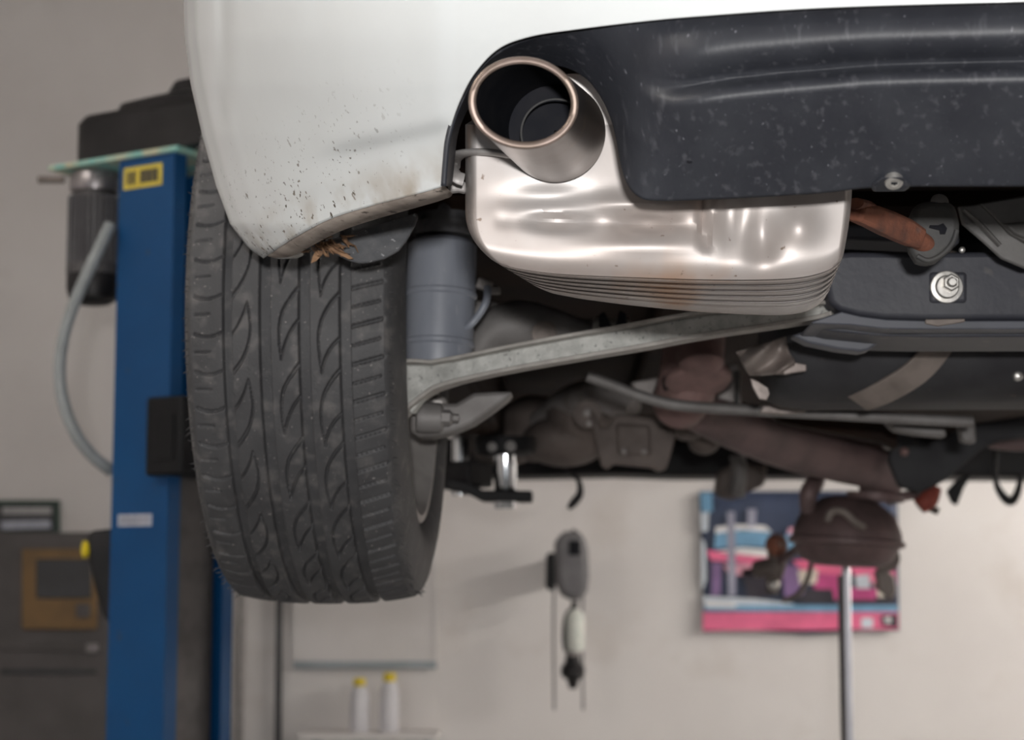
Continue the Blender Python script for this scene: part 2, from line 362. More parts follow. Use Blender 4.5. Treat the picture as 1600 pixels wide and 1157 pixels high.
# muffler
NF = 150
def fpath(pts):
    return catmull(pts, NF)
seam = fpath([(768,406),(782,413),(810,420),(850,426),(900,430),(1000,434),(1100,437),(1200,437),(1255,433),(1290,424),(1308,413),(1317,402)])
bott = fpath([(836,447),(846,452),(865,459),(890,464),(920,469),(1000,479),(1100,488),(1180,492),(1230,492),(1262,486),(1282,474),(1294,458)])
topp = np.stack([np.linspace(727, 1331, NF), np.full(NF, 195.)], 1)
def ends(i, r=.10):
    u = i/(NF-1); e = min(u, 1-u)/r
    return 0 if e >= 1 else 1-math.sqrt(max(0, 1-(1-e)**2))
rings = []; YM = 1.345
def ring(path, yoff, depth=.24, sh=0.0):
    f = []
    cx = path[:, 0].mean()
    for i in range(NF):
        px, py = path[i]; px = cx+(px-cx)*(1-sh)
        y = YM+yoff+.07*ends(i)
        g = lambda x0, y0, sx, sy: math.exp(-((px-x0)/sx)**2-((py-y0)/sy)**2)
        y += .011*math.exp(-((py-347-.03*(px-900))/11)**2)*sm((px-765)/50)*sm((1100-px)/30)*(.55+.45*math.sin(px*.045))
        y += .006*math.exp(-((px-1099-.0035*(py-335)**2/2)/7)**2)*sm((py-285)/30)*sm((400-py)/20)
        y += .009*g(1190, 372, 22, 40)-.007*g(1250, 355, 28, 30)-.007*g(1000, 318, 90, 14)+.006*g(1140, 340, 18, 45)+.006*g(860, 310, 60, 18)-.004*g(1010, 385, 90, 16)
        f.append(P(px, py, y))
    f = np.array(f); yb = YM+depth-.2*yoff
    b = f.copy(); b[:, 1] = np.maximum(yb-(f[:, 1]-YM-yoff).clip(0, .07), f[:, 1]+.004); b[:, 2] = CZ+(f[:, 2]-CZ)*b[:, 1]/f[:, 1]+.004
    return list(f)+list(b[::-1])
for t in np.linspace(0, 1, 44):
    pth = topp.copy(); tt = t
    left = 727+(768-727)*max(0, (tt-.62)/.38)**2.4; right = 1331-(1331-1317)*max(0, (tt-.5)/.5)**1.6
    pth[:, 0] = left+(seam[:, 0]-768)*(right-left)/(1317-768)
    pth[:, 1] = 195*(1-tt)+seam[:, 1]*tt
    yo = .008*max(0, (tt-.86)/.14)**2
    rings.append(ring(pth, yo))
NRIB = 5
for k in range(NRIB):
    for (e, yo, sh) in ((.0, .020, .010), (.14, .020, .010), (.18, .004, 0), (.34, .0, -.001), (.80, .004, 0), (.96, .016, .006)):
        q = (k+e)/(NRIB+1.3)
        rings.append(ring(seam*(1-q)+bott*q, yo+.005*k, sh=sh))
for (q, yo) in ((.81, .035), (.83, .028), (.93, .036), (1.0, .052)):
    rings.append(ring(seam*(1-q)+bott*q, yo))
rings.append(ring(bott, .085, sh=.035))
muffler = MB().rings(rings).build('muffler', M['muff'], car, ang=40)
# clamp strap and bracket at the left end
MB().tube(PL([(704,262,1.41),(706,250,1.39),(716,242,1.365),(735,238,1.345),(765,238,1.335),(800,243,1.335)]), .0075, k=24, flat=.35).build('clamp_strap', M['strap_grey'], muffler)
MB().tube(PL([(705,250,1.40),(703,262,1.39),(712,276,1.37),(724,281,1.37)]), .006, k=16, flat=.5).build('clamp_ear', M['strap_grey'], muffler)
MB().plate([(699,279),(728,283),(728,301),(716,298),(700,300)], 1.40, .01).build('hanger_tab', M['strap_grey'], muffler, bevel=.002)
# outlet pipe into the tip
oc = P(893, 192, 1.346); ob = P(905, 205, 1.48)
MB().tube([oc, (oc+ob)/2, ob], [.036, .039, .047], n=40).build('outlet_pipe', M['muff'], muffler)
# tail pipe tip: oval mouth, round back
def oval(px, py, Y, a, b, rot=0, n=64, lean=0):
    c = P(px, py, Y); out = []
    for q in np.linspace(0, 2*math.pi, n, endpoint=False):
        x, z = a*math.cos(q), b*math.sin(q); x, z = x*math.cos(rot)-z*math.sin(rot), x*math.sin(rot)+z*math.cos(rot)
        out.append(c+np.array([x, lean*z, z]))
    return out
def lerpo(t): return (818+50*t, 161+45*t, 1.205+.128*t, .0362+.0005*t, .0302+.0075*t)
outer = [oval(*lerpo(t), rot=-.12*(1-t), lean=-.10*(1-t)) for t in (.015, .06, .2, .4, .6, .8, .97, 1.0)]
tip = MB().rings(outer, caps=False).build('exhaust_tip', M['tip'], car, ang=50)
inn = [oval(x, y, Y, a-.0042, b-.0042, -.12*(1-t), lean=-.10*(1-t)) for t in (.03, .3, .6, .85, .93) for (x, y, Y, a, b) in [lerpo(t)]]
c = lerpo(1.0); inn += [oval(c[0], c[1], c[2]-.010, .001, .001)]
MB().rings(inn, caps=False).build('bore', M['soot_shade_black'], tip, ang=40, flip=False)
q0 = lerpo(.0); rr = []
for ph in np.linspace(0, 2*math.pi, 11)[:-1]:
    r = .0026; rr.append(oval(q0[0], q0[1], q0[2]+.002+r*math.sin(ph), q0[3]-.002+r*math.cos(ph), q0[4]-.002+r*math.cos(ph), -.12, lean=-.10))
MB().rings(rr+[rr[0]], caps=False).build('rolled_rim', M['tip_rim'], tip)
# inner pipe edge seen in the bore
q5 = lerpo(.72); rr = [oval(q5[0]+14, q5[1]+14, q5[2]+r*math.sin(ph), .0245+r*math.cos(ph), .0245+r*math.cos(ph)) for r in (.0008,) for ph in np.linspace(0, 2*math.pi, 9)]
MB().rings(rr, caps=False).build('inner_pipe', M['darkmat'], tip)

# ------------------------------------------------------------------ wheel
WX, WY, WZ = -.2800, 2.150, CZ+.288
wheel = bpy.data.objects.new('wheel', None); COL.objects.link(wheel); wheel.parent = car
wheel.location = (WX-.49, WY-3.3, WZ-(CZ-.03)); wheel.rotation_euler = (0, 0, math.radians(-1.1)); wheel.empty_display_size = .1
RT = .320; TW = .0975
xt = np.linspace(-TW, TW, 262)
def crown(x): return RT-.0085*np.abs(x/TW)**2.6
th_f = np.arange(-1.55, 2.05, .0039); th_c = np.linspace(2.05, 2*math.pi-1.55, 46)[1:-1]
th = np.concatenate([th_f, th_c])
X, S = np.meshgrid(xt, th*RT)
dep = np.zeros_like(X)
def groove(d, half, depth, soft=.0006): return depth*(1-sm((d-half+soft)/(2*soft)))
GR = [(-.0603, .0046), (-.0218, .0056), (.0180, .0056), (.0590, .0058)]
for gx, hw in GR: dep = np.maximum(dep, groove(np.abs(X-gx), hw, .0095, .0006))
PER = .078
def curve_dep(cols, pts, w0, w1, depth, phase):
    global dep
    pts = catmull(np.array(pts), 46); w = np.linspace(w0, w1, 46)
    xs = X[:, cols]; ss = (S[:, cols]-phase) % PER
    best = np.full(xs.shape, 1.)
    for k in (-1, 0, 1):
        for (a, b), ww in zip(pts, w):
            best = np.minimum(best, np.hypot(xs-a, ss-b-k*PER)-ww)
    dd = depth*(1-sm((best+.0005)/.001)); dep[:, cols] = np.maximum(dep[:, cols], dd)
def cols(a, b): return np.where((xt > a) & (xt < b))[0]
mm = .001
# rib right of second groove: two curves that meet in a tip lower left
c3 = cols(-.018, .014)
curve_dep(c3, [(13*mm,0),(4*mm,12*mm),(-4*mm,26*mm),(-7*mm,42*mm),(-7*mm,58*mm),(-5.5*mm,72*mm)], .0018, .0006, .0065, 0)
curve_dep(c3, [(13*mm,33*mm),(6*mm,42*mm),(0,54*mm),(-4*mm,66*mm),(-5.5*mm,73*mm)], .0013, .0008, .0065, 0)
c4 = cols(.022, .0545)
curve_dep(c4, [(54*mm,0),(44*mm,12*mm),(36*mm,27*mm),(32.5*mm,44*mm),(33*mm,62*mm),(35*mm,80*mm)], .0018, .0006, .0065, .006)
curve_dep(c4, [(54*mm,46*mm),(46*mm,54*mm),(40*mm,64*mm),(36*mm,75*mm),(35*mm,81*mm)], .0014, .0008, .0065, .006)
c2 = cols(-.057, -.026)
curve_dep(c2, [(-55.5*mm,33*mm),(-50*mm,25*mm),(-44*mm,13*mm),(-39.5*mm,0)], .0011, .0006, .0065, .015)
curve_dep(c2, [(-55*mm,72*mm),(-47*mm,61*mm),(-40*mm,47*mm),(-36.5*mm,31*mm),(-37*mm,15*mm),(-39.5*mm,0)], .0018, .0006, .0065, .015)
# shoulder grooves
def lateral(c, slope, per, half, phase, lo, hi, depth=.0045, bow=0):
    global dep
    x = X[:, c]; s = S[:, c]-phase-slope*(x-lo)-bow*np.sin(np.pi*(x-lo)/(hi-lo))
    d = np.abs((s+per/2) % per-per/2)
    g = groove(d, half, depth)*sm((x-lo)/.002+.5)*sm((hi-x)/.003+.5); dep[:, c] = np.maximum(dep[:, c], g)
lateral(cols(.062, .0975), -.26, .039, .0018, .002, .064, .097)
lateral(cols(.062, .0975), -.26, .039, .0011, .0215, .064, .094)
lateral(cols(-.0975, -.0645), -.05, .039, .0013, .008, -.095, -.0655, bow=.004)
lateral(cols(-.0975, -.070), -.05, .039, .0009, .0275, -.095, -.078, .003)
Rr = crown(X)-dep
prof_in = [(TW+.0045, RT-.0135), (TW+.0085, RT-.020), (.1105, .283), (.1135, .270), (.1135, .255), (.1105, .242), (.1060, .2315), (.1025, .226), (.0985, .2255)]
nx = len(xt); ntH = len(th)
xs_full = np.concatenate([[-p[0] for p in prof_in][::-1], xt, [p[0] for p in prof_in]])
rf = np.concatenate([np.tile([p[1] for p in prof_in][::-1], (ntH, 1)), Rr, np.tile([p[1] for p in prof_in], (ntH, 1))], 1)
xx = np.tile(xs_full, (ntH, 1)); TH = th[:, None]
V = np.stack([xx, -rf*np.cos(TH), -rf*np.sin(TH)], -1)
nc = len(xs_full); idx = np.arange(ntH*nc).reshape(ntH, nc); nxt = np.roll(idx, -1, 0)
Q = np.stack([idx[:, :-1], idx[:, 1:], nxt[:, 1:], nxt[:, :-1]], -1).reshape(-1, 4)[:, ::-1]
me = bpy.data.meshes.new('tyre'); me.vertices.add(ntH*nc); me.vertices.foreach_set('co', V.reshape(-1))
me.loops.add(Q.size); me.loops.foreach_set('vertex_index', Q.reshape(-1).astype(np.int32))
me.polygons.add(len(Q)); me.polygons.foreach_set('loop_start', np.arange(0, Q.size, 4, dtype=np.int32))
me.update(calc_edges=True); me.polygons.foreach_set('use_smooth', [True]*len(Q)); me.materials.append(M['tyre'])
tyre = bpy.data.objects.new('tyre', me); COL.objects.link(tyre); tyre.parent = wheel
def wlocal(mb, name, m, parent, **k):
    o = mb.build(name, m, None, **k); o.parent = parent; return o
# rim: barrel, lip, disc with spokes
wlocal(MB().lathe([(.2275,.101),(.2255,.1035),(.219,.1035),(.216,.099),(.2085,.080),(.200,.05),(.196,0),(.196,-.045),(.204,-.075),(.222,-.099),(.2275,-.099)], (0,0,0), (1,0,0), 72, caps=False), 'rim', M['rim'], wheel, solid=.003)
for k in range(5):
    a = k*2*math.pi/5+.3; d = np.array([0, math.cos(a), math.sin(a)])
    wlocal(MB().bar([np.array([-.055,0,0])+d*.05, np.array([-.07,0,0])+d*.12, np.array([-.06,0,0])+d*.199], [.06,.045,.06], .03, up=(1,0,0)), 'spoke', M['rim'], wheel, bevel=.004)
wlocal(MB().lathe([(.001,-.08),(.05,-.08),(.06,-.06),(.06,-.03),(.14,-.03),(.14,-.012),(.06,-.012),(.055,.05),(.03,.055),(.001,.055)], (0,0,0), (1,0,0), 40), 'brake_disc', M['cast'], wheel)
# rubber vent hairs on both shoulders
hb = MB()
for side in (1, -1):
    for t in np.arange(-1.0, 1.75, .026):
        t += random.uniform(-.008, .008); r0 = RT-.0135+random.choice([0, -.006, .002]); ln = random.uniform(.003, .008)
        p0 = np.array([side*(TW+.004), -r0*math.cos(t), -r0*math.sin(t)]); d = np.array([side*.85, -.45*math.cos(t+random.uniform(-.6, .6)), -.45*math.sin(t)+random.uniform(-.3, .3)])
        hb.tube([p0, p0+d*ln*.6, p0+d*ln+np.array([0, 0, random.uniform(-.002, .002)])], [.0006, .0005, .0002], n=4)
o = wlocal(hb, 'vent_hairs', M['tyre'], wheel); o['kind'] = 'stuff'

# ------------------------------------------------------------------ suspension
damper = MB().lathe([(.001,.027),(.0360,.027),(.0367,.029),(.0375,.06),(.0395,.062),(.0395,.066),(.0380,.068),(.0385,.115),(.0405,.117),(.0405,.121),(.0390,.123),(.038,.175),(.033,.180),(.001,.181)],
     P(682, 600, 2.02)+np.array([0, 0, -.02]), (.03, .05, 1), 40).build('damper_sleeve', M['damper'], car)
MB().lathe([(.034,.0),(.036,.003),(.036,.014),(.033,.018),(.030,.05),(.001,.055)], P(695, 372, 2.03), (.03, .05, 1), 36).build('damper_cup', M['damper_dark'], damper)
MB().tube(PL([(695,352,2.03),(694,250,2.03)]), .02).build('damper_rod', M['darkmat'], damper)
cl = P(757, 446, 2.02)
MB().box(cl, (.018, .012, .012), np.array(Matrix.Rotation(.35, 3, 'Y'))).box(cl+np.array([.012, 0, -.006]), (.012, .009, .009)).build('cable_clip', M['cast_light'], damper, bevel=.002)
MB().tube(PL([(762,450,2.01),(760,470,2.0),(750,490,2.0),(735,508,2.0),(722,516,2.01)]), .0042, k=20).build('brake_hose', M['damper'], damper)
# long silver link from the hub to the subframe
def link(path, w):
    return path
Lp = [(628,612,1.985),(650,600,1.98),(680,590,1.975),(720,580,1.965),(800,563,1.95),(900,545,1.93),(1000,528,1.91),(1100,510,1.885),(1200,498,1.86),(1280,489,1.83),(1306,485,1.82)]
hh = [.058,.044,.027,.0225,.0220,.0225,.0225,.0220,.018,.013,.009]
pts = catmull([P(*p) for p in Lp], 60); hs = np.interp(np.linspace(0, 1, 60), np.linspace(0, 1, len(hh)), hh)
arm = MB().bar(pts, .014, list(hs)).build('trailing_link', M['galv'], car, bevel=.003)
tp = [p+np.array([0, -.006, h/2+.001]) for p, h in zip(pts, hs)]
MB().bar(tp, .030, .0042).build('top_flange', M['galv_edge'], arm, bevel=.001)
tp = [p+np.array([0, -.004, -h/2]) for p, h in zip(pts, hs)]
MB().bar(tp, .024, .0045).build('bottom_flange', M['galv_edge'], arm, bevel=.001)
# lower control arm by the hub
la = MB().plate([(640,632),(655,625),(668,627),(690,630),(712,630),(740,614),(770,612),(802,612),(792,624),(765,645),(740,662),(712,674),(680,682),(655,684),(640,676)], 2.06, .05).build('control_arm', M['arm_grey'], car, bevel=.008, segs=3)
MB().lathe([(.001,0),(.015,0),(.017,.005),(.017,.026),(.013,.03),(.001,.03)], P(650, 653, 2.035), (1, .15, 0), 28).build('bushing', M['arm_grey'], la)
MB().lathe([(.001,0),(.009,0),(.009,.02),(.005,.024),(.005,.03),(.001,.031)], P(674, 652, 2.03), (1, .1, -.05), 6).build('bolt', M['arm_grey'], la)
MB().plate([(664,666),(690,655),(690,662),(668,671)], 2.055, .006).build('casting_gap_shade', M['soot_shade_black'], la)  # black plate standing in for shade between castings
MB().plate([(640,622),(668,616),(698,620),(700,668),(660,672),(640,668)], 2.16, .03).build('knuckle', M['rim'], la, bevel=.006)

# axle beam parts seen between muffler and link
MB().tube(PL([(742,556,2.2),(770,520,2.2),(810,508,2.2),(860,512,2.2),(915,522,2.2),(985,516,2.2)]), [.02,.026,.03,.024,.018,.016], k=40, n=18).build('axle_housing', M['arm_grey'], car)
bo = MB().lathe([(.001,0),(.006,0),(.006,.003),(.0145,.004),(.015,.009),(.001,.009)], P(850, 521, 2.165), (0, 1, .1), 24).build('axle_bolt', M['tankstrap'], car)
MB().plate([(738,470),(770,470),(800,480),(838,498),(800,506),(770,520),(745,545),(735,580),(730,580)], 2.25, .01).build('arch_panel', M['arm_grey'], car, bevel=.003)
MB().tube(PL([(925,516,2.19),(960,520,2.19),(985,518,2.19)]), .017, n=16).build('axle_sleeve', M['galv_edge'], car)
br = MB().plate([(936,522),(936,492),(944,486),(950,498),(954,508),(962,508),(968,484),(978,490),(981,522)], 2.12, .02).build('hanger_fork', M['soot_shade_black'], car, bevel=.002)

# floor pan, boot floor, side sills
pan = MB().box((.52, 3.65, CZ+.415), (1.56, 3.3, .03)).build('floor_pan', M['under'], car)
MB().box((.5, 1.95, CZ+.49), (1.55, .03, .16)).build('rear_bulkhead', M['under'], pan)
MB().box((.52, 1.62, CZ+.585), (1.5, .68, .03)).build('boot_floor', M['under'], pan)
for x in (-.18, 1.2): MB().box((x, 3.4, CZ+.335), (.09, 2.2, .14)).build('sill', M['under'], pan, bevel=.012)
for x in (.16, .62): MB().bar([(x, 2.4, CZ+.385), (x, 3.4, CZ+.37), (x, 5.0, CZ+.36)], .09, .05).build('chassis_rail', M['under'], pan, bevel=.008)
for x, s in ((-.335, -1), (1.315, 1)):
    MB().grid(np.array([[(x+s*d, y, CZ+z) for (d, z) in ((0,.27),(.02,.32),(.035,.5),(.05,.8),(.03,1.0))] for y in np.linspace(2.55, 4.3, 8)])).build('side_panel', M['paint'], car, solid=.004)
# rear quarter panel over the wheel
QG = []
for y in np.concatenate([np.linspace(1.715, 1.80, 6), np.linspace(1.81, 2.55, 40)]):
    xq = np.interp(y, [1.715, 1.86, 2.2, 2.55], [-.355, -.385, -.385, -.345]); q = .135-(y-2.15)**2
    zb = .288+math.sqrt(q) if q > 0 else (.50 if y < 2.15 else .27); zb = max(zb, .50 if y < 1.85 else .27)
    QG.append([(xq-.02*math.sin(math.pi*t)*(y > 1.9), y, CZ+zb*(1-t)+1.0*t) for t in np.linspace(0, 1, 10)])
MB().grid(np.array(QG)).build('quarter_panel', M['paint'], car, solid=.004, ang=60)
# undertray across the nose, far away
ut = MB().plate([(640,690),(700,684),(1000,690),(1300,690),(1650,688),(1800,690),(1800,748),(1600,746),(1300,744),(1050,744),(1000,742),(960,741),(820,744),(640,744)], 5.2, .25).build('undertray', M['arm_black'], car, bevel=.01)
MB().box((.5, 5.35, CZ+.62), (1.5, .1, .5)).build('nose_panel', M['under'], car, bevel=.03)

# subframe
sub = MB().plate([(1288,398),(1330,393),(1420,394),(1600,392),(2700,392),(2700,498),(1600,500),(1450,500),(1380,498),(1340,493),(1312,485),(1296,474),(1290,440)], 1.78, .10).build('subframe', M['subframe'], car, bevel=.006, segs=3)
MB().plate([(1315,487),(1345,494),(1385,499),(1450,501),(2700,500),(2700,512),(1450,515),(1380,514),(1330,508),(1272,506),(1268,503)], 1.765, .12).build('flange', M['subframe_edge'], sub, bevel=.003)
MB().plate([(1265,509),(1330,513),(1385,519),(1450,520),(2700,516),(2700,524),(1450,527),(1370,525),(1300,518)], 1.80, .12).build('flange', M['subframe'], sub, bevel=.002)
MB().plate([(1238,524),(1262,516),(1300,521),(1380,530),(1374,536),(1358,547),(1345,550),(1310,546),(1262,536)], 1.86, .03).build('tie_plate', M['subframe_edge'], sub, bevel=.004)
MB().plate([(1446,499),(1508,498),(1508,503),(1466,510),(1446,506)], 1.762, .006).build('weld_tab', M['tankstrap'], sub, bevel=.001)
MB().plate([(1452,424),(1512,424),(1512,474),(1452,474)], 1.777, .01).build('bolt_pad', M['subframe'], sub, bevel=.004)
bc = P(1479, 449, 1.776)
bl = MB().lathe([(.001,-.003),(.0158,-.003),(.0158,.0008),(.0150,.0018),(.0115,.002),(.0112,.0045),(.0100,.006),(.001,.006)], bc, (0, -1, -.06), 40).build('bolt', M['zinc'], sub)
MB().lathe([(.0086,0),(.0086,.008),(.0070,.0095),(.0058,.0095),(.0052,.006)], bc+np.array([.002,-.005,.003]), (0, -1, -.06), 6).build('nut', M['zinc'], bl)
MB().lathe([(.0044,0),(.0044,.013),(.0034,.0145),(.001,.0145)], bc+np.array([.002,-.005,.003]), (0, -1, -.06), 18).build('stud', M['zinc'], bl)
MB().lathe([(.001,0),(.0032,0),(.0026,.003),(.001,.004)], P(1503, 391, 1.775), (0, -1, 0), 12).build('rivet', M['zinc'], sub)
MB().plate([(1322,350),(1500,360),(1500,382),(1322,374)], 1.86, .06).build('cross_beam', M['subframe_edge'], car, bevel=.004)
# heat shields on the right
hs_ = MB().plate([(1497,322),(1520,320),(1532,318),(1555,340),(1578,365),(1600,378),(2100,420),(2100,460),(1600,419),(1565,404),(1530,372),(1504,350)], 1.70, .006).build('heat_shield', M['shield'], car, bevel=.002)
MB().tube(PL([(1506,328,1.697),(1528,348,1.697),(1545,366,1.697),(1562,384,1.697)]), [.004,.006,.006,.005], flat=.4, k=14).build('pressed_rib', M['shield'], hs_)
MB().plate([(1530,318),(1600,306),(2100,290),(2100,400),(1600,377),(1578,366),(1555,341)], 1.73, .006).build('shield_panel', M['shield'], hs_, bevel=.002)
MB().plate([(1567,349),(1610,346),(2050,342),(2050,392),(1610,376),(1586,366)], 1.722, .004).build('shield_panel', M['shield'], hs_, bevel=.002)
# rusty hanger and its rubber
hg = MB().bar(PL([(1334,331,1.50),(1360,338,1.52),(1385,349,1.545),(1410,360,1.57),(1432,372,1.59)]), .018, [.014,.019,.021,.021,.018], up=(.35,0,1)).build('hanger_bracket', M['rust'], car, bevel=.003)
MB().tube(PL([(1336,318,1.49),(1352,322,1.51),(1362,330,1.52)]), .0075, k=10, flat=.6).build('bracket_ear', M['rust'], hg)
MB().tube(PL([(1420,366,1.59),(1440,378,1.60),(1455,386,1.61)]), [.0085,.0085,.0075], n=18).build('hanger_pin', M['rust'], hg)
rub = MB().plate([(1424,335),(1432,318),(1452,313),(1478,313),(1494,318),(1501,348),(1500,368),(1488,390),(1466,408),(1450,414),(1434,408),(1424,392),(1421,372)], 1.600, .022).build('rubber_mount', M['darkmat'], car, bevel=.006, segs=3)
MB().plate([(1466,352),(1474,349),(1480,357),(1477,366),(1469,366),(1468,360),(1452,356),(1453,352)], 1.5985, .004).build('mount_slot_shade', M['soot_shade_black'], rub)  # black plate laid on the rubber in place of a shaded hole
MB().lathe([(.001,0),(.007,0),(.008,.004),(.006,.007),(.001,.008)], P(1467, 319, 1.61), (0, -1, .3), 18).build('mount_stud', M['arm_grey'], rub)
MB().tube(PL([(1433,400,1.599),(1450,407,1.599),(1470,399,1.599),(1488,380,1.599),(1495,360,1.599)]), .0022, k=20).build('mould_ridge', M['darkmat'], rub)

# fuel tank with strap
def tank_ring(x, sc=1.0):
    z0, z1 = CZ+.200, CZ+.40; y0, y1 = 2.08, 2.36; cy, cz = (y0+y1)/2, (z0+z1)/2; out = []
    for q in np.linspace(0, 2*math.pi, 40, endpoint=False):
        cx_, sx_ = math.cos(q), math.sin(q)
        out.append(np.array([x, cy+sc*(y1-y0)/2*math.copysign(abs(cx_)**.62, cx_), cz+sc*(z1-z0)/2*math.copysign(abs(sx_)**.62, sx_)]))
    return out
tank = MB().rings([tank_ring(x, s) for x, s in ((.235,.80),(.240,.90),(.255,.96),(.285,1),(.5,1),(.8,1),(1.1,1),(1.12,.9))]).build('fuel_tank', M['tank'], car, ang=50)
def tank_pt(x, q, off=.004):
    r = tank_ring(x, 1); n = len(r); p = r[int(q*n) % n]; c = np.array([x, 2.22, CZ+.30]); d = p-c; d[0] = 0; d /= np.linalg.norm(d); return p+d*off
sp = [tank_pt(xv, qv) for qv, xv in zip(np.linspace(.44, .72, 12), np.interp(np.linspace(0, 1, 12), [0, .25, .6, 1], [.435, .43, .39, .33]))]
MB().bar(catmull(sp, 30), .034, .005, up=(0, -.7, -.7)).build('tank_strap', M['tankstrap'], tank, bevel=.001)
MB().lathe([(.001,0),(.006,0),(.005,.006),(.001,.008)], P(1590, 588, 2.10), (0, -1, -.2), 14).build('tank_bolt', M['zinc'], tank)
# torn foil shield by the tank
NG = 26; G = np.zeros((NG, NG, 3))
ol = catmull([(1150,551),(1156,560),(1163,575),(1172,588)], NG); orr = catmull([(1228,526),(1232,548),(1242,566),(1236,584)], NG)
for i in range(NG):
    for j in range(NG):
        t = j/(NG-1); px, py = ol[i]*(1-t)+orr[i]*t
        G[i, j] = P(px, py, 2.03+.012*math.sin(7*t+i*.3)+.006*math.sin(13*t*i/NG+2)+.03*(1-t)**2)
foil = MB().grid(G).build('torn_foil', M['foil'], car, solid=.001)
MB().plate([(1226,568),(1240,566),(1260,570),(1260,580),(1240,583),(1224,586)], 2.025, .004).build('torn_flap', M['foil'], foil, bevel=.001)
MB().plate([(1172,591),(1184,596),(1200,606),(1203,616),(1198,626),(1186,624),(1176,606)], 2.06, .004).build('torn_flap', M['foil'], foil, bevel=.001)

# exhaust couplings and front pipe
ex = MB().tube(PL([(1085,520,2.75),(1082,560,2.75),(1072,610,2.76),(1060,634,2.8)]), [.046,.046,.044,.04], n=32, k=20).build('exhaust_elbow', M['rust_pink'], car)
MB().lathe([(.020,0),(.044,0),(.049,.006),(.049,.014),(.044,.02),(.02,.02)], P(1090, 582, 2.70), (.05, -.35, -1), 40).build('coupling_ring', M['rust_pink'], ex)
MB().lathe([(.02,0),(.035,0),(.033,.02),(.02,.03)], P(1094, 552, 2.66), (.05, -.4, -1), 36).build('coupling_ring', M['rust_pink'], ex)
MB().lathe([(.02,0),(.052,0),(.052,.007),(.02,.007)], P(1090, 592, 2.71), (.05, -.35, -1), 40).build('coupling_gap_shade', M['soot_shade_black'], ex)  # solid black ring, shade between the couplings put into its colour
fp = MB().tube(PL([(1040,614,2.95),(1090,642,3.0),(1150,666,3.08),(1230,695,3.2),(1310,716,3.3),(1360,728,3.36),(1378,744,3.4),(1372,770,3.42)]), [.030,.034,.040,.043,.043,.042,.040,.036], n=30, k=60).build('front_pipe', M['rust_dark'], car)
MB().lathe([(.03,0),(.052,0),(.052,.012),(.03,.012)], P(1368, 772, 3.42), (-.1, 0, -1), 32).build('pipe_flange', M['rust_dark'], fp)
cat = MB().lathe([(.03,.0),(.05,.005),(.062,.015),(.088,.035),(.100,.065),(.103,.085),(.097,.092),(.094,.102),(.085,.118),(.062,.13),(.001,.132)], P(1326, 776, 3.5), (-.06, 0, -1), 48).build('catalytic_converter', M['rust_dark'], car)
MB().lathe([(.099,.078),(.108,.082),(.108,.09),(.098,.094)], P(1326, 776, 3.5), (-.06, 0, -1), 48).build('seam_flange', M['rust_dark'], cat)
MB().tube(PL([(1262,800,3.45),(1264,770,3.44),(1275,752,3.46),(1276,730,3.5)]), [.014,.017,.016,.014], k=16).build('side_pipe', M['rust_dark'], cat)
MB().tube(PL([(1292,815,3.39),(1300,800,3.39),(1318,800,3.38),(1335,815,3.38),(1350,824,3.39)]), .007, k=24).build('sensor_wire', M['tankstrap'], cat)
# anti-roll bar
MB().tube(PL([(918,588,2.42),(955,602,2.42),(1000,619,2.42),(1050,632,2.42),(1110,638,2.42),(1200,643,2.42),(1300,648,2.42),(1400,654,2.42),(1520,660,2.42)]), .0075, k=60, n=12).build('anti_roll_bar', M['arm_grey'], car)
MB().plate([(1192,634),(1230,632),(1262,636),(1258,645),(1225,648),(1186,646)], 2.40, .01).build('bar_bracket', M['foil'], car, bevel=.002)
MB().plate([(1380,646),(1412,652),(1418,664),(1478,668),(1480,684),(1432,680),(1400,674),(1386,662)], 2.6, .03).build('cable_bracket', M['arm_grey'], car, bevel=.004)
MB().plate([(1500,662),(1525,660),(1526,694),(1504,690)], 2.62, .03).build('cable_bracket', M['arm_grey'], car, bevel=.004)
MB().plate([(1205,646),(1400,652),(1402,700),(1380,692),(1300,676),(1220,660)], 2.9, .04).build('tunnel_shield', M['under'], car)

# gearbox and engine castings
gb = MB().ball(P(835, 670, 3.76), (.078, .10, .068), 22, 14).ball(P(882, 690, 3.62), (.085, .10, .05), 22, 14).ball(P(805, 684, 3.78), (.055, .09, .054), 20, 12).ball(P(905, 655, 3.60), (.066, .1, .064), 20, 12).build('gearbox', M['cast'], car, ang=60)
MB().tube(PL([(845,662,3.66),(885,632,3.56),(930,618,3.42),(970,632,3.36),(990,640,3.34)]), [.026,.031,.03,.027,.02], k=30, n=20).build('gearbox_neck', M['cast_light'], gb)
MB().lathe([(.001,0),(.03,.0),(.038,.008),(.04,.03),(.001,.04)], P(842, 684, 3.68), (-.3, -1, -.3), 28).build('gearbox_cover', M['cast'], gb)
lug = MB().lathe([(.001,0),(.022,0),(.024,.012),(.001,.014)], P(918, 648, 3.22), (0, -1, -.1), 22).build('gearbox_lug', M['cast'], gb)
MB().lathe([(.001,0),(.008,0),(.007,.008),(.001,.009)], P(918, 645, 3.205), (0, -1, -.1), 14).build('drain_bolt', M['cast_light'], gb)
MB().lathe([(.001,0),(.006,0),(.005,.006),(.001,.007)], P(921, 662, 3.205), (0, -1, -.1), 14).build('drain_bolt', M['cast_light'], gb)
cr_ = MB().plate([(922,640),(932,650),(938,668),(950,668),(958,652),(966,648),(1018,648),(1026,654),(1032,668),(1046,668),(1052,652),(1058,650),(1054,690),(1042,732),(1030,736),(1018,730),(960,724),(950,732),(940,728),(930,690)], 3.15, .05).build('crossmember_cover', M['cast'], car, bevel=.008, segs=3)
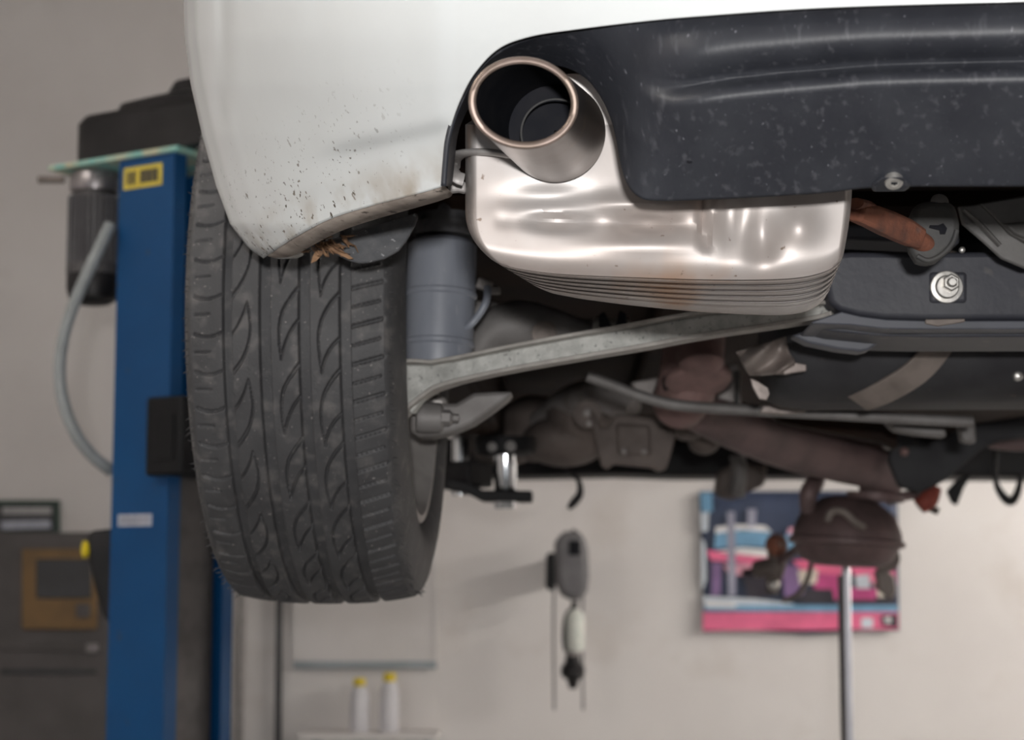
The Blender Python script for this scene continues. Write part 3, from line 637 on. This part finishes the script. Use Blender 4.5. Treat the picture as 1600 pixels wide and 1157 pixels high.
MB().plate([(962,662),(1016,664),(1018,714),(964,710)], 3.143, .012).build('raised_panel', M['cast'], cr_, bevel=.006)
for x in (975, 1006): MB().lathe([(.001,0),(.006,0),(.005,.004),(.001,.005)], P(x, 706, 3.14), (0, -1, 0), 12).build('cover_bolt', M['cast_light'], cr_)
for q_, r_ in (((1075, 672, 3.3), (.03, .05, .02)), ((1100, 690, 3.4), (.03, .05, .025)), ((1050, 615, 3.6), (.05, .05, .03))):
    MB().ball(P(*q_), r_).build('pipe_joint', M['cast'], car, ang=60)
MB().plate([(985,598),(1035,588),(1040,616),(1000,618)], 3.0, .02).build('light_bracket', M['cast_light'], car, bevel=.003)
MB().plate([(1130,580),(1152,566),(1156,580),(1158,632),(1120,622)], 3.0, .02).build('light_bracket', M['cast_light'], car, bevel=.003)
MB().tube(PL([(1152,580,2.9),(1152,610,2.9),(1150,640,2.9)]), .004).build('brake_line', M['darkmat'], car)
# right-hand shield and front suspension bits
rs = MB().plate([(1395,668),(1450,690),(1530,660),(1600,650),(1700,640),(1700,672),(1560,690),(1530,706),(1480,750),(1440,770),(1405,762),(1388,720)], 3.3, .02).build('tunnel_panel', M['tank'], car, bevel=.006)
MB().ball(P(1387, 694, 3.27), .011).build('panel_nut', M['zinc'], rs)
MB().ball(P(1413, 706, 3.27), .008).build('panel_nut', M['rust_pink'], rs)
MB().plate([(1540,664),(1700,642),(1700,702),(1590,704),(1548,700)], 3.6, .03).build('rusty_panel', M['rust_dark'], car, bevel=.006)
lk = MB().tube(PL([(1385,782,3.6),(1410,776,3.6),(1440,772,3.6)]), [.012,.010,.009], k=10).build('steering_link', M['rust_dark'], car)
MB().tube(PL([(1436,792,3.6),(1450,780,3.6),(1462,760,3.6)]), [.016,.02,.013], k=12).build('link_boot', M['red'], lk)
MB().tube(PL([(1454,795,3.6),(1466,800,3.6)]), .007).build('link_nut', M['cast'], lk)
MB().plate([(1480,768),(1494,752),(1512,742),(1520,740),(1506,764),(1496,790),(1488,786)], 4.2, .02).build('splash_flap', M['black'], car, bevel=.003)
MB().tube(PL([(1555,700,4.4),(1555,745,4.4),(1562,768,4.4),(1578,784,4.4),(1590,770,4.4),(1596,740,4.4)]), [.006,.006,.009,.011,.009,.006], k=30).build('loose_loop', M['black'], car)
MB().tube(PL([(866,715,4.4),(890,738,4.4),(904,752,4.4),(906,772,4.4),(896,786,4.4),(888,795,4.4)]), [.004,.004,.006,.009,.010,.005], k=30).build('loose_wire', M['black'], car)
# front lower arm and link left of the converter
fa = MB().plate([(1122,738),(1150,722),(1200,724),(1196,758),(1168,770),(1150,782),(1128,778),(1116,768)], 4.2, .05).build('front_arm', M['cast'], car, bevel=.012, segs=3)
MB().tube(PL([(1150,776,4.19),(1156,740,4.19),(1152,712,4.19)]), .018, k=10).build('arm_pin', M['arm_grey'], fa)
dl = MB().tube(PL([(1212,845,4.3),(1214,880,4.3),(1208,910,4.3),(1206,928,4.3)]), [.02,.022,.017,.012], k=18).build('droop_link', M['cast'], car)
MB().ball(P(1213, 852, 4.27), (.026, .02, .026)).build('link_joint', M['rust'], dl)
MB().ball(P(1209, 914, 4.27), .014).build('link_nut', M['zinc'], dl)
MB().tube(PL([(1182,890,4.32),(1200,888,4.3),(1212,892,4.3)]), [.02,.022,.02], k=10).build('link_arm', M['cast'], dl)
MB().tube(PL([(1214,880,4.3),(1240,862,4.2),(1262,848,4.0),(1290,842,3.7)]), .010, k=20).build('cross_tube', M['rust_dark'], dl)
MB().tube(PL([(1222,940,4.3),(1245,930,4.3),(1262,905,4.3),(1268,880,4.25),(1272,866,4.0)]), .006, k=24).build('hanging_cable', M['cast'], dl)
dr = MB().lathe([(.016,-.006),(.030,-.006),(.030,.006),(.016,.006)], P(1384, 872, 3.9), (.3, -1, .1), 26).build('droop_ring', M['cast'], car)
MB().plate([(1368,892),(1384,888),(1398,902),(1402,925),(1392,938),(1374,922)], 3.95, .03).build('droop_tab', M['tankstrap'], dr, bevel=.004)
MB().tube(PL([(1392,858,3.9),(1388,842,3.85),(1376,830,3.7)]), .009, k=10).build('droop_stay', M['cast'], dr)

# dried leaves caught behind the bumper corner
lf = MB(); random.seed(3)
for k in range(46):
    x, y = random.gauss(513, 17), random.gauss(386, 7); L = random.uniform(8, 26); a = random.uniform(-.3, 1.0)
    p0 = P(x-L/2*math.cos(a), y-L/2*math.sin(a), random.uniform(1.635, 1.66)); p1 = P(x+L/2*math.cos(a), y+L/2*math.sin(a), random.uniform(1.635, 1.665))
    m_ = (p0+p1)/2+np.array([0, random.uniform(-.006, .004), random.uniform(-.004, .004)])
    lf.tube([p0, m_, p1], [.0004, random.choice([.0008, .0010, .0028]), .0004], n=5, flat=.4, k=6)
lf.plate([(488,402),(492,394),(499,391),(507,394),(502,399),(494,408),(486,411)], 1.65, .002)
lf.plate([(478,372),(492,367),(512,366),(520,370),(500,376),(488,380)], 1.64, .002)
lf.plate([(498,380),(515,377),(530,388),(552,404),(545,405),(522,394)], 1.655, .003)
tag(lf.build('leaf_debris', M['leaf'], None), 'clump of brown dry leaves and twigs stuck under the bumper corner', 'leaves')

# ------------------------------------------------------------------ two-post lift
CA = math.radians(30); O2 = np.array([-.924, 3.70]); ea = np.array([math.cos(CA), -math.sin(CA)]); eb = np.array([math.sin(CA), math.cos(CA)])
def Lc(a, b, z): q = O2+ea*a+eb*b; return np.array([q[0], q[1], z])
lift = thing('vehicle_lift', 'blue steel lift post with black motor cover, left of the tyre', 'car lift', (*(O2+ea*.07+eb*.1), 0))
ZT = CZ+.845
t_ = .008
outl = [(0,0),(.15,0),(.15,.036),(.15-t_,.036),(.15-t_,t_),(t_,t_),(t_,.2-t_),(.15-t_,.2-t_),(.15-t_,.168),(.15,.168),(.15,.2),(0,.2)]
MB().prism([Lc(a, b, .012) for a, b in outl], (0, 0, ZT-.012)).build('column', M['blue'], lift, ang=30)
MB().prism([Lc(a, b, 0) for a, b in ((-.12,-.1),(.25,-.1),(.25,.3),(-.12,.3))], (0, 0, .015)).build('base_plate', M['blue'], lift)
MB().prism([Lc(a, b, ZT) for a, b in ((-.195,-.01),(.165,-.01),(.165,.25),(-.195,.25))], (0, 0, .011)).build('top_plate', M['green_edge'], lift, bevel=.002)
def rrect(a0, a1, b0, b1, r, z, n=8):
    out = []
    for (ca, cb, s0) in ((a1-r, b1-r, 0), (a0+r, b1-r, 1), (a0+r, b0+r, 2), (a1-r, b0+r, 3)):
        for k in range(n+1):
            q = (s0+k/n)*math.pi/2; out.append(Lc(ca+r*math.cos(q), cb+r*math.sin(q), z))
    return out
z0 = ZT+.011
cov = MB().rings([rrect(-.155, .29, .0, .26, .06, z0), rrect(-.155, .29, .0, .26, .06, z0+.085), rrect(-.145, .28, .01, .25, .055, z0+.10), rrect(-.12, .26, .03, .23, .05, z0+.104),
    rrect(-.07, .26, .03, .23, .05, z0+.106), rrect(-.065, .255, .035, .225, .05, z0+.122), rrect(-.03, .25, .05, .22, .05, z0+.130), rrect(.05, .25, .05, .22, .05, z0+.132), rrect(.06, .24, .06, .21, .05, z0+.158), rrect(.09, .22, .08, .19, .04, z0+.165)]).build('pulley_cover', M['black'], lift, ang=30)
# motor
mc = Lc(-.120, .055, 0)
mo = MB().lathe([(.001,.30),(.046,.30),(.046,.292),(.046,.12),(.046,.08),(.001,.08)], mc+np.array([0, 0, CZ+.53]), (0, 0, 1), 40).build('motor', M['motor'], lift)
for k in range(28):
    a = k*2*math.pi/28; d = np.array([math.cos(a), math.sin(a), 0])
    MB().bar([mc+d*.049+np.array([0, 0, CZ+.625]), mc+d*.049+np.array([0, 0, CZ+.79])], .004, .014, up=tuple(d)).build('cooling_fin', M['reel'], mo)
MB().lathe([(.03,0),(.052,0),(.054,.01),(.054,.028),(.05,.04),(.03,.04)], mc+np.array([0, 0, CZ+.802]), (0, 0, 1), 40).build('motor_flange', M['motor_light'], mo)
MB().lathe([(.001,-.01),(.035,-.01),(.05,.0),(.055,.02),(.055,.045),(.053,.06),(.03,.062)], mc+np.array([0, 0, CZ+.575]), (0, 0, 1), 40).build('fan_cowl', M['black'], mo)
MB().lathe([(.05,0),(.0555,.002),(.0555,.022),(.05,.024)], mc+np.array([0, 0, CZ+.625]), (0, 0, 1), 40).build('cowl_ring', M['motor'], mo)
MB().tube(PL([(100,281,3.84),(60,281,3.84)]), .008).build('motor_knob', M['tankstrap'], mo)
MB().tube(PL([(172,352,3.69),(160,378,3.675),(140,420,3.67),(118,470,3.67),(100,525,3.67),(93,580,3.67),(100,632,3.67),(118,678,3.67),(140,708,3.69),(160,726,3.71),(172,735,3.73)]), .0125, k=60, n=16).build('cable_hose', M['hose'], lift)
# labels on the post
def on_post(mb, a0, a1, z0, z1, name, m, par, off=.0015):
    pts = [Lc(a0, -off, z0), Lc(a1, -off, z0), Lc(a1, -off, z1), Lc(a0, -off, z1)]
    return mb.prism(pts, (eb[0]*.001, eb[1]*.001, 0)).build(name, m, par)
yl = on_post(MB(), .014, .118, ZT-.063, ZT-.018, 'warning_label', M['yellow'], lift)
for (a0, a1) in ((.024, .032), (.036, .046), (.060, .072), (.074, .086), (.088, .097), (.099, .108)):
    on_post(MB(), a0, a1, ZT-.054, ZT-.027, 'print_mark', M['print_black'], yl, .0022)
wl = on_post(MB(), .020, .110, CZ+.098, CZ+.122, 'rating_label', M['label_white'], lift)
for k in range(2): on_post(MB(), .026, .104, CZ+.104+k*.009, CZ+.107+k*.009, 'print_mark', M['motor_light'], wl, .0022)
# carriage inside the post and its arm
MB().prism([Lc(a, b, .25) for a, b in ((.03,.03),(.125,.03),(.125,.17),(.03,.17))], (0, 0, CZ+.04)).build('carriage', M['motor'], lift, bevel=.004)
cg = MB().prism([Lc(a, b, CZ+.195) for a, b in ((.115,-.03),(.21,-.03),(.21,.20),(.115,.20))], (0, 0, .155)).build('carriage_block', M['arm_black'], lift, bevel=.006)
MB().prism([Lc(a, b, CZ+.225) for a, b in ((.14,-.033),(.19,-.033),(.19,-.03),(.14,-.03))], (0, 0, .09)).build('block_cover', M['arm_black'], cg, bevel=.001)
pe = P(790, 777, 3.5)
arm_o = MB().bar([np.array([-.70, 3.70, CZ+.20]), np.array([-.33, 3.60, CZ+.188]), P(752, 741, 3.52)], .09, .048).build('lift_arm', M['arm_black'], lift, bevel=.004)
MB().bar([P(700, 757, 3.50), P(735, 765, 3.5), P(755, 776, 3.5), P(832, 777, 3.5)], .085, .020).build('arm_extension', M['arm_black'], arm_o, bevel=.003)
MB().lathe([(.001,0),(.017,0),(.017,.135),(.001,.135)], P(720, 775, 3.55), (0, 0, 1), 28).build('pivot_pin', M['chrome'], arm_o)
pad = MB().lathe([(.001,-.022),(.020,-.022),(.021,-.02),(.021,.10),(.001,.10)], pe, (0, 0, 1), 32).build('screw_pad', M['chrome'], arm_o)
MB().lathe([(.001,.078),(.040,.078),(.056,.084),(.058,.10),(.056,.112),(.001,.115)], pe, (0, 0, 1), 36).build('pad_plate', M['arm_black'], arm_o)
MB().lathe([(.001,.0),(.009,.0),(.009,.006),(.001,.007)], P(769, 699, 3.435), (0, -1, 0), 12).build('pad_glint', M['arm_grey'], arm_o)  # grey disc placed as a highlight on the pad
MB().lathe([(.001,.0),(.010,.0),(.010,.006),(.001,.007)], P(798, 698, 3.433), (0, -1, 0), 12).build('pad_glint', M['arm_grey'], arm_o)  # second disc imitating a glint on the pad edge
# black lever with a yellow end behind the post
MB().plate([(136,838),(140,830),(176,826),(176,985),(158,960),(146,915),(138,880)], 3.715, .05).build('release_box', M['black'], lift, bevel=.008)
MB().lathe([(.001,0),(.014,0),(.017,.006),(.017,.012),(.001,.016)], P(139, 859, 3.735), (-1, -.5, 0), 22).build('release_knob', M['yellow_cap'], lift)

# ------------------------------------------------------------------ things at the back wall
YF = YW-.004
def wp(px, py, d=0): return P(px, py, YF-d)
pc = wp(1250, 985, 0)
poster = thing('poster', 'pink and blue car poster hanging on the wall behind the converter', 'poster', tuple(wp(1250, 988)))
NG = 30; G = np.zeros((NG, 12, 3))
wav = lambda u: .008*math.sin(u*19)+.006*math.sin(u*41+1)
for i in range(NG):
    for j in range(12):
        u, v = i/(NG-1), j/11; G[i, j] = P((1092+8*v)*(1-u)+(1402+3*v)*u, 768*(1-v)+(988-3*math.sin(u*9))*v, YF-.022+wav(u)*v)
MB().grid(G).build('sheet', INK['navy'], poster, solid=.001, ang=80)
def ink(col, pts, d=.002):
    """a flat patch of print following the sheet"""
    xs = [p[0] for p in pts]; P3 = []
    n = len(pts)
    for k in range(n):
        a, b = pts[k], pts[(k+1) % n]
        for t in np.linspace(0, 1, 7)[:-1]:
            x, y = a[0]*(1-t)+b[0]*t, a[1]*(1-t)+b[1]*t
            P3.append(P(x, y, YF-.022-.0175-d))
    MB().prism(P3, (0, .0008, 0)).build('print_patch', INK[col], poster)
ink('blue', [(1094,770),(1112,770),(1114,800),(1096,802)]); ink('pale', [(1094,800),(1108,800),(1106,830),(1096,832)])
ink('white', [(1118,824),(1150,820),(1196,822),(1206,832),(1160,828),(1118,834)], .0025)
ink('blue', [(1118,833),(1150,829),(1204,832),(1206,856),(1160,854),(1116,858)]); ink('blue', [(1228,832),(1262,826),(1262,856),(1226,860)]); ink('rose', [(1232,826),(1262,818),(1262,828),(1230,836)], .003)
ink('white', [(1118,862),(1160,856),(1206,860),(1198,876),(1120,868)]); ink('pink', [(1104,860),(1200,872),(1230,880),(1220,886),(1110,876)], .003)
ink('rose', [(1130,884),(1190,880),(1196,898),(1140,900)]); ink('violet', [(1112,880),(1128,880),(1126,930),(1112,932)]); ink('grey', [(1136,800),(1148,800),(1150,930),(1138,932)], .0032)
ink('grey', [(1168,796),(1182,796),(1180,824),(1168,824)], .0032); ink('pale', [(1096,840),(1102,850),(1104,905),(1097,925)])
ink('dark', [(1158,890),(1212,884),(1220,930),(1170,936)]); ink('violet', [(1222,886),(1250,882),(1256,928),(1226,934)], .0026); ink('pink', [(1238,876),(1290,874),(1330,880),(1326,900),(1256,896)], .003)
ink('cream', [(1246,892),(1278,890),(1276,912),(1250,914)], .0034); ink('magenta', [(1268,900),(1312,896),(1316,930),(1276,938)]); ink('dark', [(1246,920),(1400,924),(1400,946),(1246,944)], .0022)
ink('pink', [(1326,886),(1362,878),(1398,884),(1400,916),(1340,908)], .003); ink('pale', [(1336,900),(1358,898),(1360,920),(1338,920)], .0036); ink('cream', [(1366,898),(1392,902),(1398,932),(1372,934)], .0036)
ink('magenta', [(1300,918),(1372,920),(1368,938),(1304,938)], .0028)
ink('pale', [(1098,932),(1180,936),(1240,944),(1240,952),(1100,946)]); ink('blue', [(1100,946),(1403,946),(1403,957),(1100,955)], .0024); ink('white', [(1102,941),(1150,944),(1150,950),(1102,949)], .003)
ink('pink', [(1098,957),(1404,957),(1404,984),(1098,986)], .003); ink('pale', [(1346,966),(1364,966),(1364,982),(1346,982)], .004); ink('dark', [(1376,962),(1402,960),(1402,982),(1378,978)], .004)
ink('white', [(1382,966),(1392,964),(1392,974),(1384,974)], .005)

# cable reel and inspection lamp
re_ = thing('cable_reel', 'grey cable reel with black window mounted on the back wall', 'cable reel', tuple(wp(888, 940)))
MB().plate([(866,850),(872,836),(884,830),(904,831),(914,838),(919,860),(921,900),(918,925),(906,938),(890,940),(876,930),(868,912)], 7.12, .12).build('body', M['reel'], re_, bevel=.025, segs=3)
MB().plate([(889,845),(907,845),(907,868),(889,868)], 7.112, .02).build('window', M['soot_shade_black'], re_, bevel=.004)
MB().plate([(853,868),(858,864),(868,864),(868,922),(858,924),(852,916)], 7.22, .05).build('bracket', M['black'], re_, bevel=.008)
MB().box(wp(880, 890, .08)+np.array([0, .0, 0]), (.05, .17, .10)).build('wall_mount', M['black'], re_)
MB().plate([(891,832),(896,826),(903,832)], 7.14, .05).build('top_lug', M['black'], re_, bevel=.004)
for x in (866, 911):
    MB().tube([P(x, 915, 7.2), P(x-1, 990, 7.2), P(x, 1110, 7.2)], .0045, k=12).build('cord', M['reel'], re_)
il = thing('inspection_lamp', 'white inspection lamp hanging by its hook under the cable reel', 'lamp', tuple(P(894, 1066, 7.15)))
MB().tube(PL([(898,940,7.15),(896,952,7.15),(888,960,7.15),(884,975,7.15),(883,1000,7.15),(886,1018,7.15)]), .012, k=26).build('hook_guard', M['black'], il)
MB().lathe([(.001,0),(.03,.0),(.036,.02),(.037,.12),(.03,.145),(.012,.16),(.001,.16)], P(899, 1018, 7.15), (0, 0, 1), 28).build('lamp_tube', M['lampwhite'], il)
MB().lathe([(.001,0),(.024,.0),(.026,.05),(.001,.05)], P(895, 1036, 7.15), (0, 0, 1), 24).build('lamp_neck', M['cast_light'], il)
MB().lathe([(.001,-.05),(.015,-.05),(.022,-.02),(.045,.0),(.046,.03),(.03,.05),(.028,.075),(.001,.075)], P(895, 1056, 7.15), (0, 0, 1), 24).build('lamp_handle', M['black'], il)
# support pole under the converter
sp_ = thing('support_pole', 'thin silver support pole standing upright below the converter', 'stand', tuple(np.array([*P(1323, 1000, 4.4)[:2], 0])))
b0 = P(1323, 1000, 4.4); zt = P(1323, 886, 4.4)[2]
MB().prism([(b0[0]-.0055, 4.4, .02), (b0[0]+.012, 4.4, .02), (b0[0]+.012, 4.424, .02), (b0[0]-.0055, 4.424, .02)], (0, 0, zt-.02)).build('upright', M['silver'], sp_, bevel=.003)
MB().prism([(b0[0]-.016, 4.405, .02), (b0[0]-.006, 4.405, .02), (b0[0]-.006, 4.42, .02), (b0[0]-.016, 4.42, .02)], (0, 0, zt-.04)).build('rack', M['cabinet'], sp_, bevel=.001)
MB().lathe([(.001,0),(.16,0),(.16,.012),(.03,.025),(.03,.05),(.001,.05)], (b0[0], 4.412, 0), (0, 0, 1), 28).build('foot', M['cabinet'], sp_)
# framed sign top left
YS = 7.42
sg = thing('framed_sign', 'dark green framed notice on the wall above the grey cabinet', 'sign', tuple(wp(40, 832)))
MB().plate([(-30,782),(92,782),(92,832),(-30,832)], YW-.03, .025).build('frame', M['dgreen'], sg, bevel=.004)
MB().plate([(-22,791),(84,791),(84,830),(-22,830)], YW-.034, .006).build('backing', M['screen'], sg)
MB().plate([(4,793),(80,793),(80,804),(4,804)], YW-.036, .003).build('print_line', M['paper'], sg)
MB().plate([(2,815),(78,813),(80,826),(2,828)], YW-.036, .003).build('print_line', M['label_white'], sg)
# grey cabinet with tan framed door
def flr(px, Y, w=0): return P(px, 1000, Y)
cb = thing('machine_cabinet', 'grey brown workshop cabinet with tan window frame, behind the blue post', 'cabinet', (float(P(60, 900, 6.6)[0]), 6.85, 0))
x0, x1 = P(-120, 900, 6.6)[0], P(240, 900, 6.6)[0]; zc = P(60, 832, 6.6)[2]
MB().box(((x0+x1)/2, 6.9, zc/2), (x1-x0, .6, zc)).build('body', M['cabinet'], cb, bevel=.01)
def fr(px0, py0, px1, py1, d, th, name, m): return MB().plate([(px0,py0),(px1,py0),(px1,py1),(px0,py1)], 6.6-d, th).build(name, m, cb, bevel=.004)
fr(34, 858, 150, 984, .02, .03, 'door_frame', M['tan']); fr(56, 874, 142, 936, .026, .012, 'door_glass', M['screen'])
fr(118, 944, 140, 966, .03, .015, 'door_latch', M['cabinet']); fr(0, 1010, 150, 1018, .01, .02, 'ledge', M['cabinet']); fr(0, 1046, 150, 1054, .01, .02, 'ledge', M['screen'])
fr(134, 1006, 152, 1020, .02, .02, 'small_plate', M['motor_light'])
# conduits
tag(MB().tube([wp(437, 890, .03), np.array([wp(437, 1000, .03)[0], YF-.03, .0])], .014).build('conduit', M['screen'], None), 'dark vertical pipe on the wall right of the blue post', 'pipe')
tag(MB().tube([np.array([wp(377, 1000, .03)[0], YF-.03, 2.6]), np.array([wp(377, 1000, .03)[0], YF-.03, .0])], .013).build('conduit', M['strap_grey'], None), 'pale grey vertical pipe on the wall beside the blue post', 'pipe')
# board under the tyre
bd = thing('white_board', 'white wall board with grey lower rail, behind the tyre', 'board', tuple(wp(568, 1046)))
MB().plate([(458,850),(680,850),(680,1040),(458,1040)], YW-.02, .016).build('panel', M['board'], bd)
MB().plate([(458,1034),(682,1034),(682,1045),(458,1045)], YW-.035, .03).build('rail', M['boardframe'], bd, bevel=.003)
MB().plate([(676,850),(683,850),(683,1045),(676,1045)], YW-.025, .02).build('side_rail', M['board'], bd, bevel=.002)
# shelf with bottles
sh = thing('wall_shelf', 'white wall shelf under the board carrying the bottles', 'shelf', tuple(wp(585, 1150)))
zsh = wp(585, 1140)[2]; xs0, xs1 = wp(480, 1140)[0], wp(690, 1140)[0]
MB().box(((xs0+xs1)/2, YW-.125, zsh-.012), (xs1-xs0, .25, .024)).build('plank', M['board'], sh, bevel=.003)
for x in (xs0+.05, xs1-.05): MB().box((x, YW-.09, zsh-.084), (.02, .18, .12)).build('shelf_bracket', M['boardframe'], sh, bevel=.003)
for i, (px, top) in enumerate(((561, 1060), (608, 1052))):
    c = P(px, 1140, YW-.13); c[2] = zsh; h = P(px, top, YW-.13)[2]-zsh
    b = thing('bottle', ['shorter white bottle with yellow cap on the wall shelf', 'taller white bottle with yellow cap on the wall shelf'][i], 'bottle', tuple(c)); b['group'] = 'yellow capped bottles'
    MB().lathe([(.001,0),(.036,0),(.038,.005),(.038,h*.68),(.028,h*.82),(.016,h*.88),(.016,h*.9),(.001,h*.9)], c, (0, 0, 1), 26).build('body', M['bottle'], b)
    MB().lathe([(.001,h*.86),(.024,h*.86),(.024,h*.98),(.02,h),(.001,h)], c, (0, 0, 1), 22).build('cap', M['yellow_cap'], b)
